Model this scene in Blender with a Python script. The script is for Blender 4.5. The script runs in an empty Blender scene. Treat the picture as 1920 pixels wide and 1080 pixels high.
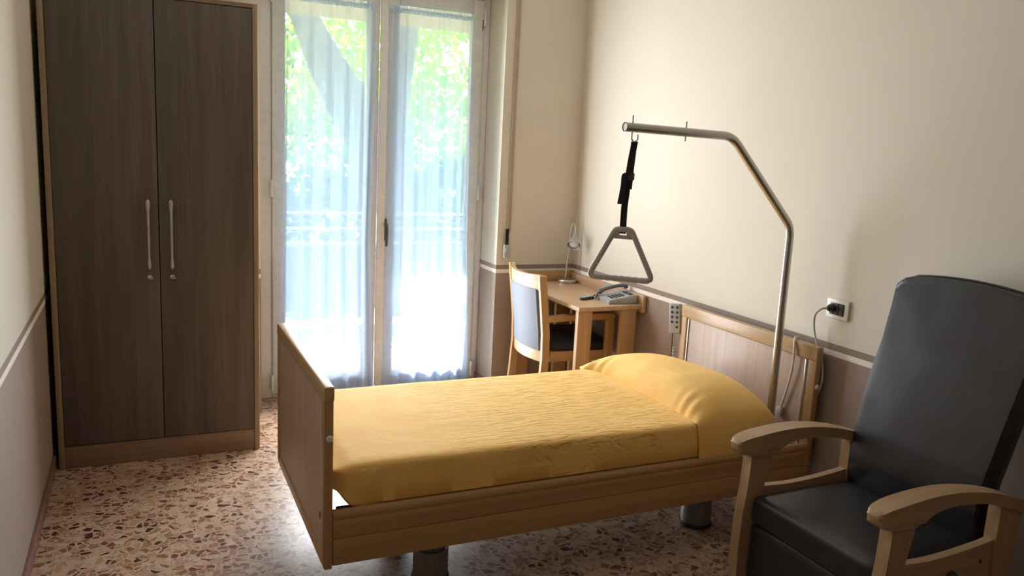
import bpy, bmesh, math, random
from mathutils import Vector, Matrix, noise as mnoise
R = math.radians
random.seed(7)
SC = bpy.context.scene
COL = SC.collection

# ------------------------------------------------------------------ helpers
def lin(c):
    out = []
    for v in c:
        v /= 255.0
        out.append(v / 12.92 if v <= .04045 else ((v + .055) / 1.055) ** 2.4)
    return (*out, 1.0)

ROOT = {}
def link(o):
    COL.objects.link(o); return o

def tag(o, label=None, cat=None, group=None, kind=None):
    for k, v in (('label', label), ('category', cat), ('group', group), ('kind', kind)):
        if v: o[k] = v
    return o

def thing(name, loc, label, cat, group=None):
    o = link(bpy.data.objects.new(name, None))
    o.empty_display_size = .1
    o.location = loc
    ROOT[o] = Vector(loc)
    return tag(o, label, cat, group)

def mk(name, bm, mat, parent=None, loc=None, angle=38, smooth=True):
    """link a bmesh written in room coordinates as one mesh object"""
    bmesh.ops.recalc_face_normals(bm, faces=bm.faces)
    if parent is not None:
        off = ROOT[parent]
    elif loc is not None:
        off = Vector(loc)
    else:
        xs = [v.co.x for v in bm.verts]; ys = [v.co.y for v in bm.verts]; zs = [v.co.z for v in bm.verts]
        off = Vector(((min(xs) + max(xs)) / 2, (min(ys) + max(ys)) / 2, min(zs)))
    bmesh.ops.translate(bm, verts=bm.verts, vec=-off)
    me = bpy.data.meshes.new(name)
    bm.to_mesh(me); bm.free()
    mats = mat if isinstance(mat, (list, tuple)) else [mat]
    for m in mats: me.materials.append(m)
    if smooth:
        for p in me.polygons: p.use_smooth = True
        me.set_sharp_from_angle(angle=R(angle))
    o = link(bpy.data.objects.new(name, me))
    ROOT[o] = off
    if parent is not None: o.parent = parent
    else: o.location = off
    return o

def struct(name, bm, mat, parent=None, **k):
    o = mk(name, bm, mat, parent, **k)
    if parent is None: o['kind'] = 'structure'
    return o

def B(): return bmesh.new()

def box(bm, x0, x1, y0, y1, z0, z1, bev=0, seg=2):
    g = bmesh.ops.create_cube(bm, size=1)
    vs = g['verts']
    for v in vs:
        v.co = Vector((x0 + (v.co.x + .5) * (x1 - x0), y0 + (v.co.y + .5) * (y1 - y0), z0 + (v.co.z + .5) * (z1 - z0)))
    if bev:
        es = list({e for v in vs for e in v.link_edges})
        bmesh.ops.bevel(bm, geom=es, offset=bev, segments=seg, affect='EDGES', profile=.5)
    return bm

def mbox(x0, x1, y0, y1, z0, z1, bev=0, seg=2): return box(B(), x0, x1, y0, y1, z0, z1, bev, seg)

def prism(bm, pts, axis, a0, a1, bev=0, seg=3):
    def P(p, a):
        if axis == 'y': return Vector((p[0], a, p[1]))
        if axis == 'x': return Vector((a, p[0], p[1]))
        return Vector((p[0], p[1], a))
    v0 = [bm.verts.new(P(p, a0)) for p in pts]
    v1 = [bm.verts.new(P(p, a1)) for p in pts]
    n = len(pts)
    f0 = bm.faces.new(v0[::-1]); f1 = bm.faces.new(v1)
    for i in range(n): bm.faces.new((v0[i], v0[(i + 1) % n], v1[(i + 1) % n], v1[i]))
    if bev:
        es = list(f0.edges) + list(f1.edges)
        bmesh.ops.bevel(bm, geom=es, offset=bev, segments=seg, affect='EDGES', profile=.5)
    return bm

def crom(pts, n=8, closed=False):
    P = [Vector(p) for p in pts]; out = []
    m = len(P)
    rng = range(m if closed else m - 1)
    for i in rng:
        if closed: a, b, c, d = P[(i - 1) % m], P[i], P[(i + 1) % m], P[(i + 2) % m]
        else: a, b, c, d = P[max(i - 1, 0)], P[i], P[i + 1], P[min(i + 2, m - 1)]
        for k in range(n):
            t = k / n
            out.append(.5 * (2 * b + (c - a) * t + (2 * a - 5 * b + 4 * c - d) * t * t + (3 * b - a - 3 * c + d) * t ** 3))
    if not closed: out.append(P[-1])
    return out

def fillet(pts, r, n=6):
    P = [Vector(p) for p in pts]; out = [P[0]]
    for i in range(1, len(P) - 1):
        a, b, c = P[i - 1], P[i], P[i + 1]
        u = (a - b).normalized(); w = (c - b).normalized()
        ang = u.angle(w); d = min(r / math.tan(ang / 2), (a - b).length * .45, (c - b).length * .45)
        p0 = b + u * d; p1 = b + w * d
        for k in range(n + 1):
            t = k / n
            out.append(p0 * (1 - t) ** 2 + b * 2 * t * (1 - t) + p1 * t * t)
    out.append(P[-1]); return out

def tube(bm, pts, r, seg=12, cap=True, closed=False, flat=1.0, up=None):
    P = [Vector(p) for p in pts]; n = len(P)
    rr = r if isinstance(r, (list, tuple)) else [r] * n
    rings = []; nrm = None
    for i in range(n):
        if closed: t = (P[(i + 1) % n] - P[(i - 1) % n]).normalized()
        else: t = (P[min(i + 1, n - 1)] - P[max(i - 1, 0)]).normalized()
        if nrm is None:
            ref = Vector(up) if up else (Vector((0, 0, 1)) if abs(t.z) < .9 else Vector((1, 0, 0)))
            nrm = (ref - t * ref.dot(t)).normalized()
        else:
            nrm = (nrm - t * nrm.dot(t)).normalized()
        bi = t.cross(nrm)
        rings.append([bm.verts.new(P[i] + (nrm * math.cos(2 * math.pi * k / seg) * flat + bi * math.sin(2 * math.pi * k / seg)) * rr[i]) for k in range(seg)])
    m = n if closed else n - 1
    for i in range(m):
        A, C = rings[i], rings[(i + 1) % n]
        for k in range(seg): bm.faces.new((A[k], A[(k + 1) % seg], C[(k + 1) % seg], C[k]))
    if cap and not closed:
        bm.faces.new(rings[0][::-1]); bm.faces.new(rings[-1])
    return bm

def lathe(bm, prof, c, axis=(0, 0, 1), seg=32):
    ax = Vector(axis).normalized()
    q = Vector((0, 0, 1)).rotation_difference(ax)
    c = Vector(c); rings = []
    for r, z in prof:
        if r < 1e-6: rings.append([bm.verts.new(c + q @ Vector((0, 0, z)))])
        else: rings.append([bm.verts.new(c + q @ Vector((r * math.cos(2 * math.pi * k / seg), r * math.sin(2 * math.pi * k / seg), z))) for k in range(seg)])
    for A, C in zip(rings, rings[1:]):
        for k in range(seg):
            a = A[k % len(A)], A[(k + 1) % len(A)]; d = C[k % len(C)], C[(k + 1) % len(C)]
            vs = []
            for v in (a[0], a[1], d[1], d[0]):
                if v not in vs: vs.append(v)
            if len(vs) > 2: bm.faces.new(vs)
    return bm

def grid(bm, nu, nv, f, closed_u=False):
    V = [[bm.verts.new(f(i / nu, j / nv)) for j in range(nv + 1)] for i in range(nu if closed_u else nu + 1)]
    for i in range(nu):
        for j in range(nv):
            a = V[i]; b = V[(i + 1) % len(V)]
            bm.faces.new((a[j], b[j], b[j + 1], a[j + 1]))
    return V

def sm(t): t = max(0., min(1., t)); return t * t * (3 - 2 * t)
def lerp_tab(tab, x):
    if x <= tab[0][0]: return tab[0][1]
    for (a, p), (b, q) in zip(tab, tab[1:]):
        if x <= b: return p + (q - p) * (x - a) / (b - a)
    return tab[-1][1]

# ------------------------------------------------------------------ materials
class NT:
    def __init__(s, name):
        s.m = bpy.data.materials.new(name); s.m.use_nodes = True
        s.t = s.m.node_tree; s.n = s.t.nodes; s.n.clear()
        s.out = s.n.new('ShaderNodeOutputMaterial')
    def new(s, t, **k):
        o = s.n.new(t)
        for a, v in k.items(): setattr(o, a, v)
        return o
    def l(s, a, b): s.t.links.new(a, b)
    def coord(s, scale=(1, 1, 1), kind='Object'):
        tc = s.new('ShaderNodeTexCoord'); mp = s.new('ShaderNodeMapping')
        s.l(tc.outputs[kind], mp.inputs[0]); mp.inputs['Scale'].default_value = scale
        return mp.outputs[0]
    def noise(s, v, scale, detail=4, rough=.55, dist=0):
        n = s.new('ShaderNodeTexNoise'); s.l(v, n.inputs['Vector'])
        n.inputs['Scale'].default_value = scale; n.inputs['Detail'].default_value = detail
        n.inputs['Roughness'].default_value = rough; n.inputs['Distortion'].default_value = dist
        return n.outputs['Fac']
    def ramp(s, f, stops, interp='LINEAR'):
        r = s.new('ShaderNodeValToRGB'); s.l(f, r.inputs[0]); r.color_ramp.interpolation = interp
        e = r.color_ramp.elements
        while len(e) < len(stops): e.new(.5)
        for x, (p, c) in zip(e, stops): x.position = p; x.color = c
        return r.outputs[0]
    def math(s, op, a, b=None, clamp=False):
        m = s.new('ShaderNodeMath', operation=op); m.use_clamp = clamp
        for i, v in enumerate((a, b)):
            if v is None: continue
            if isinstance(v, (int, float)): m.inputs[i].default_value = v
            else: s.l(v, m.inputs[i])
        return m.outputs[0]
    def mix(s, f, a, b, mode='MIX'):
        m = s.new('ShaderNodeMix', data_type='RGBA', blend_type=mode)
        for sk, v in ((m.inputs[0], f), (m.inputs[6], a), (m.inputs[7], b)):
            if isinstance(v, (int, float, tuple)): sk.default_value = v
            else: s.l(v, sk)
        return m.outputs[2]
    def bsdf(s, col, rough=.5, metal=0, spec=.5, bump=None, bstr=.2, bdist=.01, sheen=0, coat=0):
        b = s.new('ShaderNodeBsdfPrincipled')
        for k, v in (('Base Color', col), ('Roughness', rough), ('Metallic', metal), ('Specular IOR Level', spec), ('Sheen Weight', sheen), ('Coat Weight', coat)):
            if isinstance(v, (int, float, tuple)): b.inputs[k].default_value = v
            else: s.l(v, b.inputs[k])
        if bump is not None:
            bp = s.new('ShaderNodeBump'); bp.inputs['Strength'].default_value = bstr; bp.inputs['Distance'].default_value = bdist
            s.l(bump, bp.inputs['Height']); s.l(bp.outputs[0], b.inputs['Normal'])
        s.l(b.outputs[0], s.out.inputs[0])
        return b

def plain(name, c, rough=.5, metal=0, spec=.5, var=.06, nscale=30, bstr=.05):
    n = NT(name); v = n.coord()
    f = n.noise(v, nscale, 3)
    c0 = lin(c); d = tuple(x * (1 - var) for x in c0[:3]) + (1,); u = tuple(min(1, x * (1 + var)) for x in c0[:3]) + (1,)
    n.bsdf(n.ramp(f, [(.3, d), (.7, u)]), rough, metal, spec, bump=f if bstr else None, bstr=bstr, bdist=.002)
    return n.m

def wood(name, dark, light, axis='z', grain=1.0, rough=.45, contrast=(.32, .68), spec=.4, knots=False):
    n = NT(name)
    a = {'x': (1.2, 26, 26), 'y': (26, 1.2, 26), 'z': (26, 26, 1.2)}[axis]
    a = tuple(q * grain for q in a)
    f1 = n.noise(n.coord(a), 1.0, 6, .65, .6)
    b = {'x': (3, 190, 190), 'y': (190, 3, 190), 'z': (190, 190, 3)}[axis]
    f2 = n.noise(n.coord(b), 1.0, 2, .5)
    f = n.math('ADD', n.math('MULTIPLY', f1, .72), n.math('MULTIPLY', f2, .28))
    mid = tuple((p + q) / 2 for p, q in zip(dark, light))
    c = n.ramp(f, [(contrast[0], lin(dark)), (.5, lin(mid)), (contrast[1], lin(light))])
    n.bsdf(c, rough, 0, spec, bump=f2, bstr=.06, bdist=.002)
    return n.m

def M_wall():
    n = NT('wall_paint'); tc = n.new('ShaderNodeTexCoord'); g = n.new('ShaderNodeNewGeometry')
    sp = n.new('ShaderNodeSeparateXYZ'); n.l(g.outputs['Position'], sp.inputs[0]); z = sp.outputs[2]
    f = n.noise(g.outputs['Position'], 1.3, 3); f2 = n.noise(g.outputs['Position'], 160, 2)
    up = n.ramp(f, [(.3, lin((212, 205, 189))), (.7, lin((217, 210, 195)))])
    low = n.ramp(f, [(.3, lin((152, 134, 121))), (.7, lin((159, 141, 128)))])
    c = n.mix(n.math('GREATER_THAN', z, .802), low, lin((240, 232, 220)))
    c = n.mix(n.math('GREATER_THAN', z, .8265), c, lin((146, 130, 120)))
    c = n.mix(n.math('GREATER_THAN', z, .855), c, up)
    n.bsdf(c, .62, 0, .3, bump=f2, bstr=.05, bdist=.002)
    return n.m

def M_floor():
    n = NT('terrazzo'); v0 = n.coord()
    nz = n.new('ShaderNodeTexNoise'); n.l(v0, nz.inputs[0]); nz.inputs['Scale'].default_value = 11; nz.inputs['Detail'].default_value = 3
    ad = n.new('ShaderNodeVectorMath', operation='MULTIPLY_ADD'); n.l(nz.outputs['Color'], ad.inputs[0]); ad.inputs[1].default_value = (.07, .06, 0); n.l(v0, ad.inputs[2])
    v = ad.outputs[0]
    def vor(scale, feat, rnd=1):
        o = n.new('ShaderNodeTexVoronoi', feature=feat, voronoi_dimensions='2D'); n.l(v, o.inputs['Vector']); o.inputs['Scale'].default_value = scale
        o.inputs['Randomness'].default_value = rnd
        return o
    def cells(scale, stops):
        a = vor(scale, 'F1'); s = n.new('ShaderNodeSeparateColor'); n.l(a.outputs['Color'], s.inputs[0])
        return n.ramp(s.outputs[0], stops, 'CONSTANT'), s.outputs[1], vor(scale, 'DISTANCE_TO_EDGE').outputs['Distance']
    big, g1, e1 = cells(33, [(0, lin((200, 172, 142))), (.24, lin((186, 152, 122))), (.44, lin((168, 128, 100))), (.60, lin((210, 186, 158))), (.66, lin((150, 106, 80))), (.82, lin((124, 78, 58))), (.93, lin((84, 54, 44)))])
    sml, g2, e2 = cells(75, [(0, lin((206, 178, 156))), (.45, lin((188, 156, 134))), (.7, lin((168, 130, 110))), (.88, lin((132, 94, 78)))])
    grout = lin((208, 184, 156))
    fine = n.mix(n.math('GREATER_THAN', e2, .10), grout, sml)
    edge = n.math('ADD', .05, n.math('MULTIPLY', g1, .16))
    c = n.mix(n.math('GREATER_THAN', e1, edge), fine, big)
    vein = n.noise(v0, 60, 3)
    c = n.mix(n.math('MULTIPLY', vein, .35), c, lin((120, 92, 78)), 'MULTIPLY')
    # tile joints every 40 cm
    sp = n.new('ShaderNodeSeparateXYZ'); n.l(v0, sp.inputs[0])
    js = []
    for k in (0, 1):
        fr = n.math('FRACT', n.math('DIVIDE', n.math('ADD', sp.outputs[k], .13 + .05 * k), .4))
        js.append(n.math('LESS_THAN', n.math('ABSOLUTE', n.math('SUBTRACT', fr, .5)), .0035))
    j = n.math('MAXIMUM', js[0], js[1])
    c = n.mix(n.math('MULTIPLY', j, .5), c, lin((150, 120, 100)))
    ro = n.math('ADD', .25, n.math('MULTIPLY', n.noise(v0, 9, 3), .14))
    n.bsdf(c, ro, 0, .5)
    return n.m

def M_curtain(name, lo, hi):
    n = NT(name); lw = n.new('ShaderNodeLayerWeight'); lw.inputs[0].default_value = .35
    weave = n.noise(n.coord((1, 1, .25)), 330, 2)
    f = n.math('ADD', n.math('MULTIPLY', lw.outputs['Facing'], hi - lo), lo)
    f = n.math('ADD', f, n.math('MULTIPLY', n.math('SUBTRACT', weave, .5), .07), clamp=True)
    tr = n.new('ShaderNodeBsdfTransparent'); tl = n.new('ShaderNodeBsdfTranslucent'); df = n.new('ShaderNodeBsdfDiffuse')
    tl.inputs[0].default_value = lin((206, 228, 255)); df.inputs[0].default_value = lin((232, 240, 252))  # white cloth; blue tint of the sky light put into its colour
    m1 = n.new('ShaderNodeMixShader'); m1.inputs[0].default_value = .42; n.l(tl.outputs[0], m1.inputs[1]); n.l(df.outputs[0], m1.inputs[2])
    m2 = n.new('ShaderNodeMixShader'); n.l(f, m2.inputs[0]); n.l(tr.outputs[0], m2.inputs[1]); n.l(m1.outputs[0], m2.inputs[2])
    n.l(m2.outputs[0], n.out.inputs[0])
    return n.m

def M_glass():
    n = NT('window_glass'); fr = n.new('ShaderNodeFresnel'); fr.inputs[0].default_value = 1.45
    tr = n.new('ShaderNodeBsdfTransparent'); tr.inputs[0].default_value = (.94, .97, .97, 1)
    gl = n.new('ShaderNodeBsdfGlossy'); gl.inputs['Roughness'].default_value = .02
    m = n.new('ShaderNodeMixShader'); n.l(fr.outputs[0], m.inputs[0]); n.l(tr.outputs[0], m.inputs[1]); n.l(gl.outputs[0], m.inputs[2])
    n.l(m.outputs[0], n.out.inputs[0]); return n.m

def M_sheet(name, pucker):
    n = NT(name)
    f1 = n.noise(n.coord((11, 75, 11)), 1, 3, .5, .3)          # short puckers along the bed
    f2 = n.noise(n.coord((1, 1, 1)), 7, 3)
    f3 = n.noise(n.coord((1, 1, 1)), 700, 1)
    h = n.math('ADD', n.math('MULTIPLY', f2, .5), n.math('MULTIPLY', f3, .04))
    if pucker:
        sp = n.new('ShaderNodeSeparateXYZ'); n.l(n.coord(), sp.inputs[0]); x = sp.outputs[0]
        msk = n.ramp(n.math('ADD', x, .5), [(.0, (0, 0, 0, 1)), (.35, (1, 1, 1, 1)), (.95, (1, 1, 1, 1)), (1, (.4, .4, .4, 1))])
        p = n.math('MULTIPLY', n.ramp(f1, [(.52, (0, 0, 0, 1)), (.64, (1, 1, 1, 1))]), msk)
        h = n.math('SUBTRACT', h, n.math('MULTIPLY', p, .55))
        fr = n.math('ABSOLUTE', n.math('SUBTRACT', n.math('FRACT', n.math('DIVIDE', x, .052)), .5))
        ln = n.math('MULTIPLY', n.math('LESS_THAN', fr, .07), n.math('LESS_THAN', x, -.62))
        h = n.math('ADD', h, n.math('MULTIPLY', ln, .12))
    c = n.ramp(f2, [(.3, lin((251, 202, 116))), (.7, lin((253, 210, 128)))])
    n.bsdf(c, .75, 0, .2, bump=h, bstr=.75, bdist=.014, sheen=.1)
    return n.m

def M_leaf(name, a, b, tr=.45):
    n = NT(name); f = n.noise(n.coord(), 3, 3)
    c = n.ramp(f, [(.35, lin(a)), (.65, lin(b))])
    d = n.new('ShaderNodeBsdfDiffuse'); t = n.new('ShaderNodeBsdfTranslucent'); n.l(c, d.inputs[0]); n.l(c, t.inputs[0])
    m = n.new('ShaderNodeMixShader'); m.inputs[0].default_value = tr; n.l(d.outputs[0], m.inputs[1]); n.l(t.outputs[0], m.inputs[2])
    n.l(m.outputs[0], n.out.inputs[0]); return n.m

def M_leather():
    n = NT('charcoal_leather'); f = n.noise(n.coord(), 420, 3); f2 = n.noise(n.coord(), 6, 3)
    c = n.ramp(f2, [(.3, lin((38, 39, 43))), (.7, lin((43, 44, 48)))])
    n.bsdf(c, .36, 0, .5, bump=n.math('ADD', n.math('MULTIPLY', f, .5), f2), bstr=.12, bdist=.003)
    return n.m

WALL = M_wall(); FLOOR = M_floor()
CEIL = plain('ceiling_paint', (220, 216, 208), .8)
SKIRT = plain('red_marble', (128, 92, 82), .35, nscale=14, var=.25)
FRAME = plain('frame_enamel', (224, 225, 226), .35)
GLASS = M_glass()
WDOOR = wood('wardrobe_oak', (80, 71, 65), (112, 101, 92), 'z', .9, .5)
WTRIM = wood('wardrobe_trim', (140, 121, 98), (168, 148, 122), 'z', 1, .5)
WTRIMX = wood('wardrobe_plinth', (122, 100, 82), (150, 127, 106), 'x', 1, .5)
BPANEL = wood('bed_panel_oak', (176, 154, 138), (200, 178, 161), 'z', 1.2, .42)
BEECHX = wood('beech_lengthwise', (164, 128, 84), (190, 154, 108), 'x', .8, .38)
BEECHY = wood('beech_crosswise', (172, 140, 104), (200, 168, 130), 'y', .8, .28)
BEECHZ = wood('beech_upright', (168, 130, 88), (194, 156, 112), 'z', .8, .38)
ARMW = wood('chair_beech', (160, 130, 96), (186, 156, 122), 'x', .7, .36)
LEGW = wood('chair_beech_leg', (160, 130, 96), (186, 156, 122), 'z', .7, .36)
DESKT = wood('desk_oak', (176, 142, 112), (204, 172, 140), 'y', .9, .38)
STEEL = plain('brushed_steel', (196, 194, 190), .28, 1, var=.04, nscale=200, bstr=.02)
SILVER = plain('silver_plastic', (176, 178, 180), .35, .3)
GREYP = plain('grey_plastic', (180, 178, 176), .45)
DGREY = plain('dark_grey_plastic', (52, 54, 58), .45)
BLACK = plain('black_webbing', (20, 21, 26), .8)
WHITEP = plain('white_plastic', (236, 234, 230), .4)
COLUMN = plain('column_grey', (132, 132, 136), .4, .2)
SHEET = M_sheet('yellow_cotton', True); COVER = M_sheet('yellow_cover', False)
LEATHER = M_leather()
FABRIC = plain('chair_blue_grey', (104, 110, 124), .6, spec=.5, nscale=300)
SEATF = plain('seat_black', (30, 31, 38), .6, nscale=300)
CURT = M_curtain('sheer_curtain', .75, 1.03)
CURTH = M_curtain('curtain_heading', .75, .98)
CABLE = plain('cable_grey', (196, 192, 186), .5)
CABLEP = plain('cable_pale', (222, 204, 190), .5)

# ------------------------------------------------------------------ room shell
XL, XR, YB, YF, ZC = -.405, 2.643, 4.69, -2.6, 2.92
NX0, NX1, NZ = .615, 2.077, 2.62        # window recess
YO = 5.22                              # outer face of the facade
struct('floor', mbox(XL - .1, XR + .1, YF - .1, YO, -.12, 0), FLOOR, loc=(0, 0, 0))
struct('ceiling', mbox(XL - .1, XR + .1, YF - .1, YO, ZC, ZC + .12), CEIL)
struct('wall_left', mbox(XL - .2, XL, YF - .2, YO, 0, ZC), WALL, loc=(0, 0, 0))
struct('wall_right', mbox(XR, XR + .2, YF - .2, YO, 0, ZC), WALL, loc=(0, 0, 0))
struct('wall_front', mbox(XL, XR, YF - .2, YF, 0, ZC), plain('front_wall_dark', (112, 92, 76), .6), loc=(0, 0, 0))  # unseen wall behind the camera, coloured dark to cut bounce light
b = B()
box(b, XL, NX0, YB, YO, 0, ZC); box(b, NX1, XR, YB, YO, 0, ZC); box(b, NX0, NX1, YB, YO, NZ, ZC)
struct('wall_back', b, WALL, loc=(0, 0, 0), smooth=False)
struct('baseboard_left', mbox(XL, XL + .012, YF, YB, 0, .07, .003), SKIRT)
struct('baseboard_right', mbox(XR - .012, XR, YF, YB, 0, .07, .003), SKIRT)
b = B(); box(b, NX1, XR - .012, YB - .012, YB, 0, .07); box(b, NX1 - .012, NX1, YB - .012, 4.97, 0, .07)
struct('baseboard_back', b, SKIRT, smooth=False)
# entrance door behind the viewer
d = mk('door_1', mbox(.7, 1.55, YF, YF + .04, 0, 2.1, .004), FRAME); d['kind'] = 'structure'
b = B(); lathe(b, [(0, 0), (.024, 0), (.024, .008), (.008, .01), (.008, .045), (0, .045)], (.78, YF + .04, 1.02), (0, 1, 0)); tube(b, [(.78, YF + .08, 1.02), (.9, YF + .08, 1.02)], .008)
mk('door_handle', b, STEEL, d)

# ------------------------------------------------------------------ french window
YW = 4.985
win = link(bpy.data.objects.new('window_1', None)); win.location = (1.36, YW, 0); ROOT[win] = Vector(win.location); win['kind'] = 'structure'
b = B()
box(b, NX0, .712, YW - .03, YW + .05, 0, NZ, .006); box(b, 2.032, NX1, YW - .03, YW + .05, 0, NZ, .006)
box(b, .712, 2.032, YW - .03, YW + .05, 2.52, NZ, .006); box(b, .712, 2.032, YW - .03, YW + .05, 0, .022, .004)
mk('outer_frame', b, FRAME, win)
for x0, x1, st in ((.714, 1.352, 'l'), (1.396, 2.03, 'r')):
    sash = mk('sash', B(), FRAME, win) if False else None
    b = B(); w = .078; y0, y1 = YW - .045, YW + .02
    box(b, x0, x0 + w, y0, y1, .024, 2.518, .01, 3); box(b, x1 - w, x1, y0, y1, .024, 2.518, .01, 3)
    box(b, x0 + w, x1 - w, y0, y1, 2.43, 2.518, .006); box(b, x0 + w, x1 - w, y0, y1, .024, .125, .006)
    s = mk('sash', b, FRAME, win)
    mk('pane', mbox(x0 + w, x1 - w, YW - .014, YW - .008, .125, 2.43), GLASS, s, smooth=False)
b = B(); box(b, 1.35, 1.4, YW - .062, YW - .04, .03, 2.515, .008, 3)
mk('meeting_strip', b, FRAME, win)
mk('vent_slot', mbox(2.018, 2.023, YW - .0465, YW - .044, 2.33, 2.40, .0005), DGREY, win)
b = B(); box(b, 1.388, 1.416, YW - .056, YW - .044, .985, 1.125, .005); tube(b, crom([(1.402, YW - .05, 1.09), (1.402, YW - .095, 1.09), (1.402, YW - .105, 1.075), (1.404, YW - .1, 1.02), (1.402, YW - .098, .955)], 5), [.009] * 10 + [.0085] * 10 + [.007])
mk('window_handle', b, plain('handle_bronze', (92, 88, 84), .35, .7), win)
for hx in (.712, 2.034):
    for hz in (.05, 1.25, 2.36):
        b = B(); tube(b, [(hx, YW - .048, hz), (hx, YW - .048, hz + .1)], .009)
        mk('hinge', b, FRAME, win)

# ------------------------------------------------------------------ curtains
def curtain(label, xtop, xmid, xbot, ph, folds):
    c = thing('curtain', ((xtop[0] + xtop[1]) / 2, YW - .075, .03), label, 'curtain', 'sheer curtains on the balcony door')
    zt, zb = 2.405, .03
    def edge(k, t):
        return lerp_tab([(0, xtop[k]), (.1, xtop[k]), (.6, xmid[k]), (1, xbot[k])], t)
    def surf(amp, yoff, z0, z1):
        def f(u, v):
            z = z1 + (z0 - z1) * v; t = (zt - z) / (zt - zb)
            x = edge(0, t) + (edge(1, t) - edge(0, t)) * u
            wv = math.sin(folds * 2 * math.pi * (u + .03 * math.sin(5 * u + ph)) + ph + .5 * t * math.sin(3 * u + ph))
            wv += .45 * math.sin(folds * 3.3 * math.pi * u + 2.1 * ph + t)
            wv += .35 * mnoise.noise(Vector((u * 14, t * 1.5, ph)))
            a = amp * (.35 + .65 * sm(t * 3)) * (1 - .25 * sm((t - .6) / .4))
            return Vector((x + .006 * math.cos(folds * 2 * math.pi * u + ph) * sm(t * 4), YW - .075 - yoff - a * wv, z))
        return f
    b = B(); grid(b, 150, 60, surf(.020, 0, zb, zt)); mk('sheer_panel', b, CURT, c)
    def head(u, v):
        z = 2.376 + .042 * v
        x = edge(0, 0) + (edge(1, 0) - edge(0, 0)) * u
        return Vector((x, YW - .078 - .006 * math.sin(u * 150 + 2 * math.sin(9 * u)) - .004 * math.sin(v * 3.14), z + .004 * math.sin(u * 77 + ph) * v))
    b = B(); grid(b, 160, 4, head); mk('gathered_heading', b, CURTH, c)
    b = B(); grid(b, 150, 4, surf(.020, .002, zb - .004, .1)); mk('hem', b, CURT, c)
    b = B(); tube(b, [(xtop[0] - .01, YW - .06, 2.398), (xtop[1] + .01, YW - .06, 2.398)], .005); mk('rod', b, WHITEP, c)
    return c
curtain('left of the two sheer white curtains, nearer the wardrobe', (.775, 1.315), (.765, 1.30), (.75, 1.335), .4, 6)
curtain('right of the two sheer white curtains, nearer the desk chair', (1.415, 1.94), (1.42, 1.955), (1.41, 1.995), 2.0, 6)

# ------------------------------------------------------------------ shutter strap winder beside the window
t = thing('shutter_strap', (2.15, YB, .92), 'grey roller shutter strap and winder on the wall beside the window recess', 'shutter strap')
mk('guide_strip', mbox(2.139, 2.165, YB - .012, YB, 1.07, 2.9, .003), plain('strip_beige', (170, 150, 134), .5), t)
b = B(); box(b, 2.128, 2.15, YB - .02, YB - .012, .985, 1.09, .002); mk('strap', b, BLACK, t)
b = B(); box(b, 2.12, 2.165, YB - .024, YB, .90, .99, .006); lathe(b, [(0, 0), (.016, 0), (.016, .008), (0, .01)], (2.142, YB - .024, .95), (0, -1, 0)); mk('winder', b, GREYP, t)

# ------------------------------------------------------------------ wardrobe
X0, X1, Y0, Y1, ZT = -.381, .531, 4.12, 4.68, 2.213
w = thing('wardrobe', ((X0 + X1) / 2, 4.4, 0), 'tall dark brown oak-veneer wardrobe with two doors in the left corner', 'wardrobe')
for a, c in ((X0, X0 + .025), (X1 - .025, X1)): mk('side_panel', mbox(a, c, Y0, Y1, 0, ZT, .002), WTRIM, w)
mk('top_panel', mbox(X0 + .025, X1 - .025, Y0, Y1, ZT - .02, ZT, .002), WTRIMX, w)
mk('plinth', mbox(X0 + .025, X1 - .025, Y0 + .004, Y0 + .03, 0, .109, .002), WTRIMX, w)
mk('back_panel', mbox(X0 + .025, X1 - .025, Y1 - .01, Y1, .05, ZT - .02), WDOOR, w)
mk('bottom_shelf', mbox(X0 + .025, X1 - .025, Y0 + .03, Y1 - .01, .09, .108), WTRIMX, w)
for a, c, hx in ((X0 + .0275, .0765, .032), (.0805, X1 - .0275, .131)):
    dr = mk('door', mbox(a, c, Y0 + .001, Y0 + .021, .113, ZT - .0235, .0015), WDOOR, w)
    b = B(); pts = crom([(hx, Y0 - .028, 1.285), (hx, Y0 - .031, 1.27), (hx, Y0 - .031, 1.245), (hx, Y0 - .03, 1.12), (hx, Y0 - .031, 1.0), (hx, Y0 - .031, .975), (hx, Y0 - .028, .957)], 5)
    rr = [lerp_tab([(.957, .0035), (.965, .0075), (.98, .0085), (1.0, .006), (1.03, .0048), (1.2, .0058), (1.235, .0065), (1.255, .0095), (1.275, .0095), (1.285, .004)], p.z) for p in pts]
    tube(b, pts, rr, 14)
    for hz in (1.262, .977): tube(b, [(hx, Y0 + .001, hz), (hx, Y0 - .03, hz)], .006, 10)
    h = mk('handle', b, SILVER, dr)
    b = B(); lathe(b, [(0, 0), (.011, 0), (.011, .006), (.007, .009), (0, .009)], (hx, Y0 + .001, .915), (0, -1, 0), 20); box(b, hx - .002, hx + .014, Y0 - .022, Y0 - .006, .907, .918, .002)
    mk('lock', b, STEEL, dr)

# ------------------------------------------------------------------ hospital bed
BX0, BX1, BN, BF = .507, 2.6, 2.428, 3.37
bed = thing('hospital_bed', (1.55, 2.9, 0), 'light wood hospital bed with boards at both ends in the middle of the room', 'bed')
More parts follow.
